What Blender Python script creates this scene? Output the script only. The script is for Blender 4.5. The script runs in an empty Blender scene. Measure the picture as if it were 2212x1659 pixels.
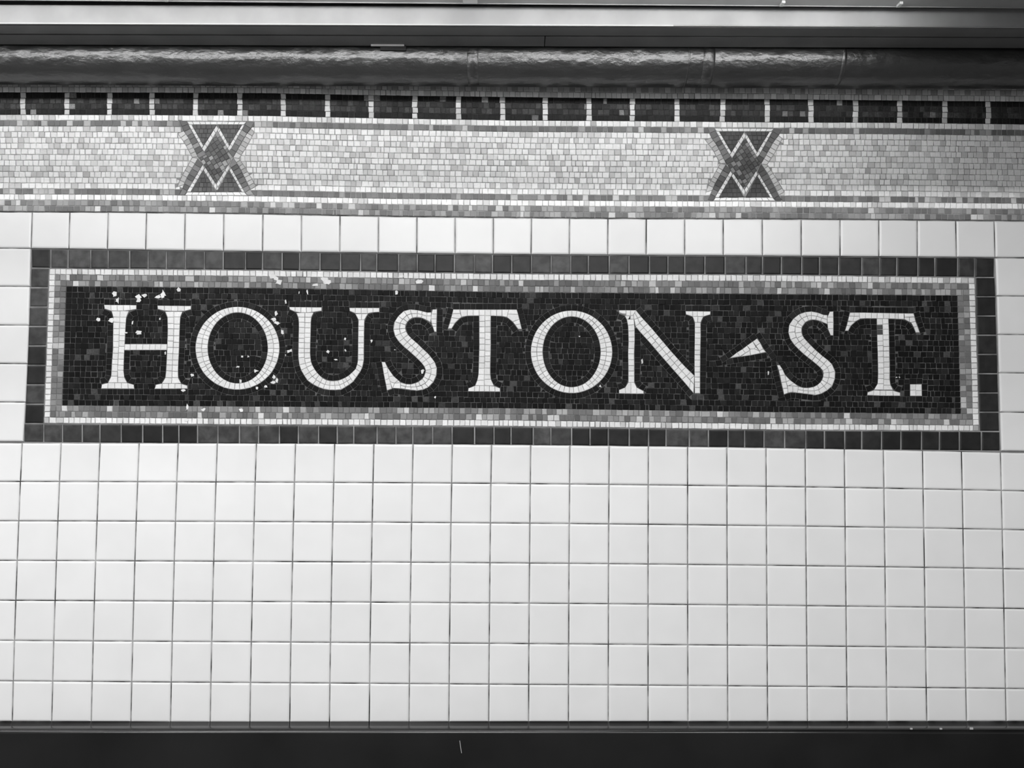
import bpy, bmesh, math, random
from mathutils import Matrix, Vector

random.seed(11)
SC = bpy.context.scene
COL = SC.collection

# ------------------------------------------------------------------ camera
P = 0.11                                    # pitch of the white wall tiles, metres
FPX, W2, H2 = 1661.0, 1106.0, 829.5
CAM = Vector((0.0, -19.6568 * P - 0.008, 1.55))
PIT, YAW, ROL = 0.0455, 0.0003, -0.0079


def rot(a, b, c):
    rx = Matrix.Rotation(a, 3, 'X'); rz = Matrix.Rotation(b, 3, 'Z'); ry = Matrix.Rotation(c, 3, 'Y')
    return rz @ rx @ ry


RM = rot(PIT, YAW, ROL)                     # columns: right, forward, up
cam_d = bpy.data.cameras.new('camera')
cam_d.sensor_fit = 'HORIZONTAL'; cam_d.sensor_width = 36.0; cam_d.lens = 36.0 * FPX / 2212.0
cam_d.clip_start = 0.02
cam = bpy.data.objects.new('camera', cam_d); COL.objects.link(cam)
right, fwd, up = RM.col[0], RM.col[1], RM.col[2]
m4 = Matrix((right, up, -fwd)).transposed().to_4x4(); m4.translation = CAM
cam.matrix_world = m4
SC.camera = cam

# ------------------------------------------------------------------ light, exposure
SC.view_settings.view_transform = 'Standard'; SC.view_settings.look = 'None'
SC.view_settings.gamma = 1.0; SC.view_settings.use_curve_mapping = False
SC.view_settings.exposure = -0.05
wd = bpy.data.worlds.new('world'); SC.world = wd; wd.use_nodes = True
wd.node_tree.nodes['Background'].inputs[0].default_value = (1, 1, 1, 1)
wd.node_tree.nodes['Background'].inputs[1].default_value = 0.42
TUBE_EMIT = 19.0


def area(name, loc, rotx, sx, sy, watts, rotz=0.0):
    l = bpy.data.lights.new(name, 'AREA'); l.shape = 'RECTANGLE'; l.size = sx; l.size_y = sy; l.energy = watts
    o = bpy.data.objects.new(name, l); COL.objects.link(o); o.location = loc
    o.rotation_euler = (rotx, 0, rotz); return o


# rows of station lamps over the platform, behind and above the photographer (they end a little to the right)
for x0, d, w in ((-4.0, 1.8, 22), (-2.3, 1.8, 12), (-0.8, 1.8, 17), (-2.5, 2.6, 22), (-4.0, 5.0, 50), (-2.5, 5.0, 17), (-1.2, 5.0, 66), (0.2, 5.0, 15), (1.2, 5.0, 48)):
    area('platform_lamp', (x0 + 0.7, -d, 3.2), math.radians(45), 1.4, 0.24, w)


# ------------------------------------------------------------------ pixel <-> wall helpers
def unproj(px, py, depth):
    """point at this distance in front of the wall plane seen at pixel px, py of the 2212 x 1659 photograph"""
    d = right * ((px - W2) / FPX) + fwd + up * ((H2 - py) / FPX)
    t = (-depth - CAM.y) / d.y
    return CAM + d * t


def lerp(a, b, t): return a + (b - a) * t


def curve(pts):
    def f(x):
        if x <= pts[0][0]:
            a, b = pts[0], pts[1]
        elif x >= pts[-1][0]:
            a, b = pts[-2], pts[-1]
        else:
            for a, b in zip(pts, pts[1:]):
                if a[0] <= x <= b[0]: break
        return a[1] + (b[1] - a[1]) * (x - a[0]) / (b[0] - a[0])
    return f


# ------------------------------------------------------------------ 2-D polygon tools (pixel space, y down)
def parea(p):
    return 0.5 * sum(p[i][0] * p[(i + 1) % len(p)][1] - p[(i + 1) % len(p)][0] * p[i][1] for i in range(len(p)))


def ccw(p): return p if parea(p) > 0 else p[::-1]


def clip(p, a, b, keep=1):
    """keep the side of line a-b where cross*keep >= 0"""
    out = []; n = len(p)
    ex, ey = b[0] - a[0], b[1] - a[1]
    s = [keep * (ex * (q[1] - a[1]) - ey * (q[0] - a[0])) for q in p]
    for i in range(n):
        j = (i + 1) % n
        if s[i] >= 0: out.append(p[i])
        if (s[i] >= 0) != (s[j] >= 0):
            t = s[i] / (s[i] - s[j]); out.append((p[i][0] + (p[j][0] - p[i][0]) * t, p[i][1] + (p[j][1] - p[i][1]) * t))
    return out


def inter(p, q):
    q = ccw(q)
    for i in range(len(q)):
        p = clip(p, q[i], q[(i + 1) % len(q)], 1)
        if len(p) < 3: return []
    return p


def minus(p, q):
    """what is left of convex p when convex q is laid over it: the largest piece one straight cut leaves"""
    x = inter(p, q)
    if len(x) < 3 or abs(parea(x)) < 1.2: return p
    q = ccw(q); best, ba = [], 0
    for i in range(len(q)):
        c = clip(p, q[i], q[(i + 1) % len(q)], -1)
        if len(c) >= 3 and abs(parea(c)) > ba: best, ba = c, abs(parea(c))
    return best


def dedupe(p, eps=0.25):
    o = []
    for q in p:
        if not o or math.hypot(q[0] - o[-1][0], q[1] - o[-1][1]) > eps: o.append(q)
    if len(o) > 1 and math.hypot(o[0][0] - o[-1][0], o[0][1] - o[-1][1]) <= eps: o.pop()
    return o


def inset(p, g):
    p = dedupe(ccw(p)); n = len(p)
    if n < 3: return []
    ls = []
    for i in range(n):
        a, b = p[i], p[(i + 1) % n]; dx, dy = b[0] - a[0], b[1] - a[1]; l = math.hypot(dx, dy)
        nx, ny = -dy / l, dx / l
        ls.append(((a[0] + nx * g, a[1] + ny * g), (b[0] + nx * g, b[1] + ny * g)))
    q = p
    for a, b in ls:
        q = clip(q, a, b, 1)
        if len(q) < 3: return []
    q = dedupe(q, 0.12)
    return q if len(q) >= 3 else []


class Hash:
    def __init__(s, c=30.0): s.c = c; s.d = {}
    def box(s, p):
        xs = [q[0] for q in p]; ys = [q[1] for q in p]; return min(xs), min(ys), max(xs), max(ys)
    def add(s, p):
        b = s.box(p); e = (p, b)
        for i in range(int(b[0] // s.c), int(b[2] // s.c) + 1):
            for j in range(int(b[1] // s.c), int(b[3] // s.c) + 1): s.d.setdefault((i, j), []).append(e)
    def near(s, p):
        b = s.box(p); seen = set()
        for i in range(int(b[0] // s.c), int(b[2] // s.c) + 1):
            for j in range(int(b[1] // s.c), int(b[3] // s.c) + 1):
                for e in s.d.get((i, j), ()):
                    if id(e) in seen: continue
                    seen.add(id(e)); c = e[1]
                    if c[0] < b[2] and c[2] > b[0] and c[1] < b[3] and c[3] > b[1]: yield e[0]
    def cut(s, p):
        for q in s.near(p):
            p = minus(p, q)
            if len(p) < 3 or abs(parea(p)) < 12: return []
        return p


def resample(pts, ts):
    d = [0.0]
    for a, b in zip(pts, pts[1:]): d.append(d[-1] + math.hypot(b[0] - a[0], b[1] - a[1]))
    out = []
    for t in ts:
        v = t * (len(pts) - 1); i = min(int(v), len(pts) - 2); f = v - i
        out.append((lerp(pts[i][0], pts[i + 1][0], f), lerp(pts[i][1], pts[i + 1][1], f)))
    return out


def cross(line, o, d):
    """where the line through o along d meets this polyline, nearest to o"""
    best = None; bd = 1e9
    for p, q in zip(line, line[1:]):
        ex, ey = q[0] - p[0], q[1] - p[1]; den = d[0] * ey - d[1] * ex
        if abs(den) < 1e-9: continue
        u = ((o[0] - p[0]) * d[1] - (o[1] - p[1]) * d[0]) / (ex * d[1] - ey * d[0])
        if -0.001 <= u <= 1.001:
            x, y = p[0] + ex * u, p[1] + ey * u; w = math.hypot(x - o[0], y - o[1])
            if w < bd: best, bd = (x, y), w
    return best


def strip(A, B, n=None, lanes=1, jit=0.13):
    """tesserae between two edges given point for point; n pieces along (None: a joint at every node)"""
    res = []
    m = len(A)
    mid = [((a[0] + b[0]) / 2, (a[1] + b[1]) / 2) for a, b in zip(A, B)]
    cum = [0.0]
    for a, b in zip(mid, mid[1:]): cum.append(cum[-1] + math.hypot(b[0] - a[0], b[1] - a[1]))

    def par(s):                                            # arc length -> node parameter
        for i in range(m - 1):
            if s <= cum[i + 1] or i == m - 2:
                return (i + (s - cum[i]) / max(1e-6, cum[i + 1] - cum[i])) / (m - 1)
    for l in range(lanes):
        if n is None: ts = [i / (m - 1) for i in range(m)]
        else:
            ts = [0.0]
            for k in range(1, n): ts.append(par(cum[-1] * (k + random.uniform(-jit, jit)) / n))
            ts.append(1.0)
        f0, f1 = l / lanes, (l + 1) / lanes
        a = resample(A, ts); b = resample(B, ts)
        if n is not None and m > 2 and n > 4:             # set the joints square across the band
            mm = resample(mid, ts)
            for k in range(1, n):
                tx, ty = mm[k + 1][0] - mm[k - 1][0], mm[k + 1][1] - mm[k - 1][1]
                qa, qb = cross(A, mm[k], (-ty, tx)), cross(B, mm[k], (-ty, tx))
                wa = math.hypot(a[k][0] - mm[k][0], a[k][1] - mm[k][1]) * 1.5 + 1
                if qa and qb and max(math.hypot(qa[0] - mm[k][0], qa[1] - mm[k][1]), math.hypot(qb[0] - mm[k][0], qb[1] - mm[k][1])) < wa:
                    a[k], b[k] = qa, qb
        for k in range(len(ts) - 1):
            def at(k, f): return (lerp(a[k][0], b[k][0], f), lerp(a[k][1], b[k][1], f))
            res.append([at(k, f0), at(k + 1, f0), at(k + 1, f1), at(k, f1)])
    return res


def halo(path, side, w=12.4, pitch=12.4):
    n = len(path); off = []
    for i in range(n):
        a = path[max(0, i - 1)]; b = path[min(n - 1, i + 1)]
        dx, dy = b[0] - a[0], b[1] - a[1]; l = math.hypot(dx, dy) or 1
        off.append((path[i][0] + side * dy / l * w, path[i][1] - side * dx / l * w))
    L = sum(math.hypot(b[0] - a[0], b[1] - a[1]) for a, b in zip(path, path[1:]))
    Lo = sum(math.hypot(b[0] - a[0], b[1] - a[1]) for a, b in zip(off, off[1:]))
    return strip(path, off, max(1, round((L + Lo) / 2 / pitch)), 1)


# ------------------------------------------------------------------ materials
def mat(name, col=0.5, rough=0.5, spec=0.5, noise=None, attr=False, bump=None, ior=1.45):
    m = bpy.data.materials.new(name); m.use_nodes = True; nt = m.node_tree; b = nt.nodes['Principled BSDF']
    b.inputs['Roughness'].default_value = rough; b.inputs['Specular IOR Level'].default_value = spec
    b.inputs['IOR'].default_value = ior
    b.inputs['Base Color'].default_value = (col, col, col, 1)
    tc = nt.nodes.new('ShaderNodeTexCoord')
    src = None
    if attr:
        a = nt.nodes.new('ShaderNodeAttribute'); a.attribute_name = 'tone'; src = a.outputs['Color']
    if noise:                                             # (scale, low, high, detail, stretch xyz)
        mp = nt.nodes.new('ShaderNodeMapping'); mp.inputs['Scale'].default_value = noise[4] if len(noise) > 4 else (1, 1, 1)
        nt.links.new(tc.outputs['Object'], mp.inputs['Vector'])
        nz = nt.nodes.new('ShaderNodeTexNoise'); nz.inputs['Scale'].default_value = noise[0]; nz.inputs['Detail'].default_value = noise[3]
        nt.links.new(mp.outputs['Vector'], nz.inputs['Vector'])
        rp = nt.nodes.new('ShaderNodeValToRGB'); rp.color_ramp.elements[0].position = 0.35; rp.color_ramp.elements[1].position = 0.65
        lo, hi = noise[1], noise[2]
        rp.color_ramp.elements[0].color = (lo, lo, lo, 1); rp.color_ramp.elements[1].color = (hi, hi, hi, 1)
        nt.links.new(nz.outputs['Fac'], rp.inputs['Fac'])
        if src is None: src = rp.outputs['Color']
        else:
            mx = nt.nodes.new('ShaderNodeMix'); mx.data_type = 'RGBA'; mx.blend_type = 'MULTIPLY'; mx.inputs[0].default_value = 1
            nt.links.new(src, mx.inputs[6]); nt.links.new(rp.outputs['Color'], mx.inputs[7]); src = mx.outputs[2]
    if src: nt.links.new(src, b.inputs['Base Color'])
    if bump:                                              # (scale, strength, distance, stretch)
        mp = nt.nodes.new('ShaderNodeMapping'); mp.inputs['Scale'].default_value = bump[3] if len(bump) > 3 else (1, 1, 1)
        nt.links.new(tc.outputs['Object'], mp.inputs['Vector'])
        nz = nt.nodes.new('ShaderNodeTexNoise'); nz.inputs['Scale'].default_value = bump[0]; nz.inputs['Detail'].default_value = 5
        nt.links.new(mp.outputs['Vector'], nz.inputs['Vector'])
        bp = nt.nodes.new('ShaderNodeBump'); bp.inputs['Strength'].default_value = bump[1]; bp.inputs['Distance'].default_value = bump[2]
        nt.links.new(nz.outputs['Fac'], bp.inputs['Height']); nt.links.new(bp.outputs['Normal'], b.inputs['Normal'])
    return m


M_TILE = mat('white_glaze', rough=0.32, spec=0.5, attr=True, noise=(9, 0.965, 1.0, 2), bump=(120, 0.05, 0.001))
M_TESS = mat('marble_tessera', rough=0.5, spec=0.35, attr=True, noise=(170, 0.92, 1.02, 4), bump=(260, 0.25, 0.0006))
M_DARK = mat('dark_glass_tessera', rough=0.5, spec=0.12, attr=True, noise=(220, 0.5, 0.8, 3), bump=(240, 0.2, 0.0005))
M_FRAME = mat('dark_glazed_tile', rough=0.42, spec=0.35, attr=True, noise=(38, 0.4, 0.95, 5), bump=(60, 0.12, 0.001))
M_GROUT = mat('wall_grout', rough=0.9, spec=0.2, noise=(17, 0.03, 0.36, 6))
M_GROUT_DK = mat('field_grout', rough=0.9, spec=0.2, noise=(14, 0.05, 0.13, 5))
M_GROUT_BX = mat('box_grout', rough=0.9, spec=0.2, noise=(14, 0.025, 0.06, 5))
M_GROUT_MID = mat('border_grout', rough=0.9, spec=0.2, noise=(14, 0.12, 0.28, 5))
M_GROUT_LT = mat('letter_grout', rough=0.9, spec=0.2, noise=(18, 0.16, 0.42, 5))
M_GROUT_FR = mat('frieze_grout', rough=0.9, spec=0.2, noise=(9, 0.2, 0.4, 5))
M_PLASTER = mat('bare_plaster', rough=0.85, spec=0.2, attr=True, noise=(120, 0.85, 1.0, 4))
M_PIPE = mat('black_gloss_paint', rough=0.37, spec=0.5, ior=2.0, noise=(16, 0.004, 0.01, 6), bump=(36, 0.9, 0.006, (0.6, 1, 1)))
M_TRUNK = mat('dark_grey_metal_paint', rough=0.3, spec=0.45, noise=(9, 0.1, 0.13, 5))
M_ENAMEL = mat('grey_enamel', rough=0.35, spec=0.4, noise=(12, 0.26, 0.31, 6))
M_HOUSE = mat('housing_enamel', rough=0.4, spec=0.4, noise=(12, 0.2, 0.24, 5))
M_BASE = mat('black_base_paint', rough=0.2, spec=0.5, ior=1.5, noise=(4, 0.002, 0.008, 6), bump=(14, 0.25, 0.003, (0.3, 1, 1)))
M_LIP = mat('white_lip', col=0.42, rough=0.35)
M_STEEL = mat('bare_steel', col=0.4, rough=0.4, spec=0.5)
M_CLIP_SHADE = mat('clip_shade_black', col=0.015, rough=0.7, spec=0.3)  # near-black for the block that imitates the clip's shadow
M_FLOOR = mat('platform_concrete', rough=0.85, noise=(6, 0.16, 0.24, 6))
M_CEIL = mat('ceiling_paint', rough=0.8, noise=(3, 0.4, 0.46, 4))
M_CORE = mat('wall_core', rough=0.9, noise=(8, 0.2, 0.3, 4))
M_TUBE = bpy.data.materials.new('lit_tube'); M_TUBE.use_nodes = True
_b = M_TUBE.node_tree.nodes['Principled BSDF']; _b.inputs['Base Color'].default_value = (0.8, 0.8, 0.8, 1)
_b.inputs['Emission Color'].default_value = (1, 1, 1, 1); _b.inputs['Emission Strength'].default_value = TUBE_EMIT


# ------------------------------------------------------------------ object helpers
def link(name, verts, faces, material, parent=None, tones=None, smooth=False):
    me = bpy.data.meshes.new(name); me.from_pydata(verts, [], faces); me.materials.append(material)
    if tones is not None:
        at = me.color_attributes.new('tone', 'FLOAT_COLOR', 'POINT')
        at.data.foreach_set('color', [c for t in tones for c in (t, t, t, 1.0)])
    if smooth: me.polygons.foreach_set('use_smooth', [True] * len(me.polygons))
    me.update()
    o = bpy.data.objects.new(name, me); COL.objects.link(o)
    if parent is not None: o.parent = parent
    return o


def empty(name, loc=(0, 0, 0), parent=None):
    o = bpy.data.objects.new(name, None); COL.objects.link(o); o.empty_display_size = 0.1
    if parent is not None: o.parent = parent
    else: o.location = loc
    return o


def tag(o, label=None, cat=None, group=None, kind=None):
    if label: o['label'] = label
    if cat: o['category'] = cat
    if group: o['group'] = group
    if kind: o['kind'] = kind
    return o


def prism(poly, back, face, gap=0.55, bev=0.7, tilt=0.0004, rim=0.0008, rings=None):
    """one piece of stone: rim, bevel and face. back/face: distances in front of the wall plane"""
    outer = inset(poly, gap)
    if len(outer) < 3: return None
    if parea(outer) > 0: outer = outer[::-1]               # counter-clockwise seen from the front
    rings = rings or [(0.0, rim), (bev, 0.0)]
    lay = [outer] + [None] * (len(rings) - 1)
    loops = []
    cx = sum(q[0] for q in outer) / len(outer); cy = sum(q[1] for q in outer) / len(outer)
    rad = max(math.hypot(q[0] - cx, q[1] - cy) for q in outer) or 1
    rmin = abs(parea(outer)) / (sum(math.hypot(outer[i][0] - outer[i - 1][0], outer[i][1] - outer[i - 1][1]) for i in range(len(outer)))) * 2
    for ins, drop in rings:
        k = 1 - min(0.6, ins / max(rmin, 0.5))
        loops.append(([(cx + (q[0] - cx) * k, cy + (q[1] - cy) * k) for q in outer], drop))
    tx, ty = random.uniform(-tilt, tilt), random.uniform(-tilt, tilt)
    vs = []; fs = []; n = len(outer)
    for q in outer:
        p = unproj(q[0], q[1], face); vs.append((p.x, -back, p.z))
    for lp, drop in loops:
        for q in lp:
            d = face - drop + tx * (q[0] - cx) / rad + ty * (q[1] - cy) / rad
            p = unproj(q[0], q[1], face); vs.append((p.x, -d, p.z))
    for r in range(len(loops)):
        a, b = r * n, (r + 1) * n
        for i in range(n):
            j = (i + 1) % n; fs.append((a + i, a + j, b + j, b + i))
    fs.append(tuple(range(len(loops) * n, len(loops) * n + n)))
    return vs, fs


def joined(name, prisms, material, parent, kind=None):
    V, F, T = [], [], []
    for (vs, fs), tone in prisms:
        o = len(V); V += vs; F += [tuple(i + o for i in f) for f in fs]; T += [tone] * len(vs)
    ob = link(name, V, F, material, parent, T)
    if kind: ob['kind'] = kind
    return ob


def pieces(name, polys, material, parent, back, face, limit=300, stuff_name=None, **kw):
    """polys: (polygon, tone). The largest in the frame become parts of their own, what is past the limit one joined part"""
    done = []
    for poly, tone in polys:
        pr = prism(poly, back, face, **kw)
        if pr:
            cx = sum(q[0] for q in poly) / len(poly); cy = sum(q[1] for q in poly) / len(poly)
            inside = -6 < cx < 2218 and -6 < cy < 1665
            done.append((abs(parea(poly)) if inside else -1, pr, tone))
    done.sort(key=lambda d: -d[0])
    solo = [d for d in done[:limit] if d[0] > 0]; rest = done[len(solo):]
    for _, pr, tone in solo: link(name, pr[0], pr[1], material, parent, [tone] * len(pr[0]))
    if rest: joined(stuff_name or name + '_mass', [(pr, tone) for _, pr, tone in rest], material, parent, 'stuff')


def loft(sections, x0=-2.6, x1=2.6):
    """closed profile carried along the wall. sections: (depth, y at the left edge of the photo, y at its right edge)"""
    L = []; R = []
    for d, yl, yr in sections:
        a = unproj(0, yl, d); b = unproj(2212, yr, d); s = (b.z - a.z) / (b.x - a.x)
        L.append((x0, -d, a.z + s * (x0 - a.x))); R.append((x1, -d, a.z + s * (x1 - a.x)))
    n = len(L); V = L + R
    F = [(i, (i + 1) % n, n + (i + 1) % n, n + i) for i in range(n)] + [tuple(range(n))[::-1], tuple(range(n, 2 * n))]
    return V, F


def fix_normals(o):
    bm = bmesh.new(); bm.from_mesh(o.data); bmesh.ops.recalc_face_normals(bm, faces=bm.faces); bm.to_mesh(o.data); bm.free()
    return o


def boxv(x0, x1, d0, d1, z0, z1):
    V = [(x, -d, z) for x in (x0, x1) for d in (d0, d1) for z in (z0, z1)]
    F = [(0, 1, 3, 2), (4, 6, 7, 5), (0, 4, 5, 1), (2, 3, 7, 6), (0, 2, 6, 4), (1, 5, 7, 3)]
    return V, F


def polyplate(polys, back, face, tone_mat, name, parent):
    """a mortar bed: the union of these outlines as one thin plate"""
    V, F = [], []
    for p in polys:
        p = dedupe(p)
        if len(p) < 3: continue
        if parea(p) > 0: p = p[::-1]
        o = len(V); n = len(p)
        for q in p:
            w = unproj(q[0], q[1], face); V.append((w.x, -face, w.z))
        F.append(tuple(range(o, o + n)))
    return link(name, V, F, tone_mat, parent)


# ================================================================== THE WALL
TF = 0.008                                     # face of the white tiles, in front of the wall plane
CX = [47.046, 2102.675, -24.563, 34.763, 33.233, 5.155, -22.148, 2.982, -5.991]
CY = [956.079, 0.167, 504.808, 10.86, 15.319, 10.64, 9.057, -21.061, 2.032]


def grid(c, r):
    if c < -1 or c > 27:                                   # beyond the picture the joints simply run on
        e = -1 if c < -1 else 27; k = 1 if c < -1 else -1
        p, q = grid(e, r), grid(e + k, r); return p[0] + (p[0] - q[0]) * abs(c - e), p[1] + (p[1] - q[1]) * abs(c - e)
    u, v = c / 25.0, r / 6.0
    t = (1, u, v, u * u, u * v, v * v, u ** 3, u * u * v, u * v * v)
    return sum(a * b for a, b in zip(CX, t)), sum(a * b for a, b in zip(CY, t))


wall = link('wall_back', *boxv(-5.0, 5.0, -0.25, 0.002, 0.0, 3.4), M_CORE); tag(wall, kind='structure')

kerb_back = curve([(-300, 1555.5), (0, 1556), (560, 1558.5), (1100, 1557), (1660, 1556.5), (2212, 1556), (2500, 1556)])
frieze_bot = curve([(-400, 455), (0, 457), (280, 458.3), (560, 461.6), (830, 467), (1110, 470), (1380, 472), (1660, 472.6), (1930, 474.5), (2212, 477), (2600, 480)])
sign_top = curve([(-300, 533), (68, 536.5), (560, 543.3), (1105, 549.4), (1660, 552.7), (2150, 556), (2500, 558)])
sign_bot = curve([(50, 955), (384, 957.6), (560, 958.8), (979, 960), (1146, 961.5), (1229, 962.4), (1660, 967.6), (1823, 971), (2163, 974)])

tiles = []
for r in range(7):
    for c in range(-14, 40):
        q = [grid(c, r), grid(c + 1, r), grid(c + 1, r + 1), grid(c, r + 1)]
        q = [list(k) for k in q]
        if r == 0:
            for k in (0, 1): q[k][1] += 0.8
        if r == 6:
            for k in (2, 3): q[k][1] = kerb_back(q[k][0]) + 3
        tiles.append([tuple(k) for k in q])
topx = [68.6, 150, 233, 315.7, 399.2, 483, 567.4, 650.9, 734.3, 817.4, 900.5, 983, 1065.7, 1148.2, 1230.5, 1313.6, 1396.3, 1479.5, 1562.8, 1647, 1731.5, 1815.4, 1899.3, 1982.2, 2065.5, 2148.6]
botx = [66.3, 147.8, 231, 313.8, 397.8, 482.2, 566.5, 650.4, 733.7, 817, 900, 983, 1065.5, 1147.2, 1230, 1312.8, 1396, 1479.5, 1562.8, 1647.6, 1731.5, 1815.4, 1899.3, 1982.6, 2067, 2150.5]
for k in range(12):
    topx.insert(0, topx[0] - 83); botx.insert(0, botx[0] - 83.2)
    topx.append(topx[-1] + 83.3); botx.append(botx[-1] + 83.6)
for a, b, c, d in zip(topx, topx[1:], botx[1:], botx):
    tiles.append([(a, frieze_bot(a) + 0.5), (b, frieze_bot(b) + 0.5), (c, sign_top(c)), (d, sign_top(d))])
lys = [536.3, 618.6, 702.5, 785.5, 868.8, 954.2]; lxs = [66.3, 64.2, 62.2, 58.7, 55.0, 49.5]
rys = [556.5, 638.8, 722.3, 805.2, 890.2, 974.4]; rxs = [2150.5, 2153.5, 2156, 2158.5, 2161, 2163.5]
for i in range(5):
    for k in range(13):
        tiles.append([(lxs[i] - 84.5 * (k + 1), lys[i] - 0.6 * (k + 1)), (lxs[i] - 84.5 * k, lys[i] - 0.6 * k),
                      (lxs[i + 1] - 84.5 * k, lys[i + 1] - 0.6 * k), (lxs[i + 1] - 84.5 * (k + 1), lys[i + 1] - 0.6 * (k + 1))])
        tiles.append([(rxs[i] + 84.5 * k, rys[i] + 0.7 * k), (rxs[i] + 84.5 * (k + 1), rys[i] + 0.7 * (k + 1)),
                      (rxs[i + 1] + 84.5 * (k + 1), rys[i + 1] + 0.7 * (k + 1)), (rxs[i + 1] + 84.5 * k, rys[i + 1] + 0.7 * k)])
pieces('tile', [(t, random.uniform(0.705, 0.735)) for t in tiles], M_TILE, wall, 0.0, TF, limit=300, stuff_name='outer_tiles',
       gap=1.0, tilt=0.0004, rings=[(0.0, 0.0028), (0.8, 0.0013), (2.2, 0.0004), (4.2, 0.0)])

polyplate(tiles, 0.0, 0.0054, M_GROUT, 'grout', wall)

# ================================================================== THE FRIEZE
FF = 0.006
frieze = empty('mosaic_frieze', (0, 0, 2.3))
tag(frieze, 'long pale mosaic band with dark boxes along its top, between black pipe and white tiles', 'mosaic')


def child_of_world(o, parent):
    o.parent = parent; o.matrix_parent_inverse = Matrix.Translation(-Vector(parent.location)); return o


class Par:
    """links children under an Empty that does not stand at the origin"""
    def __init__(s, o): s.o = o


_link = link


def link(name, verts, faces, material, parent=None, tones=None, smooth=False):
    o = _link(name, verts, faces, material, None, tones, smooth)
    if parent is not None:
        o.parent = parent
        w = Vector((0, 0, 0)); q = parent
        while q is not None: w += Vector(q.location); q = q.parent
        o.location = -w
    return o


bars_top = curve([(-400, 198), (0, 199.4), (280, 199.8), (560, 201), (830, 206), (1110, 209.7), (1380, 212.8), (1660, 214.2), (1930, 217), (2212, 219.5), (2600, 223)])
white_top = curve([(-400, 246.5), (0, 247.8), (280, 248), (560, 250), (830, 255.6), (1110, 260), (1380, 261.6), (1660, 264), (1930, 265), (2212, 268.6), (2600, 272)])


def course_y(x, k):
    """boundary k of the 17 courses between the boxes and the white tiles"""
    a, b = white_top(x), frieze_bot(x) - 0.8
    return a + (b - a) * k / 17.0


X0, X1 = -1120.0, 3320.0
CRACK = 1374.0


def run(x0, x1, w=12.5, forced=()):
    xs = [x0]
    while xs[-1] < x1:
        xs.append(xs[-1] + random.gauss(w, 1.5) if random.random() > 0.06 else xs[-1] + random.uniform(6.5, 9))
    xs[-1] = x1
    for f in forced:
        i = min(range(len(xs)), key=lambda i: abs(xs[i] - f)); xs[i] = f
    return xs


def cell(xa, xb, yt, yb, j=0.45):
    r = lambda: random.uniform(-j, j)
    return [(xa + r(), yt(xa) + r()), (xb + r(), yt(xb) + r()), (xb + r() * 1.6, yb(xb) + r()), (xa + r() * 1.6, yb(xa) + r())]


def smooth_noise(x, seed):
    return math.sin(x / 61.0 + seed) * 0.5 + math.sin(x / 23.7 + seed * 2.3) * 0.3 + math.sin(x / 143.0 + seed * 0.7) * 0.5


# ---- the two diamond monograms
S1 = 200 / 1737.0
med_all = Hash(30)
MEDS = []


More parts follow.
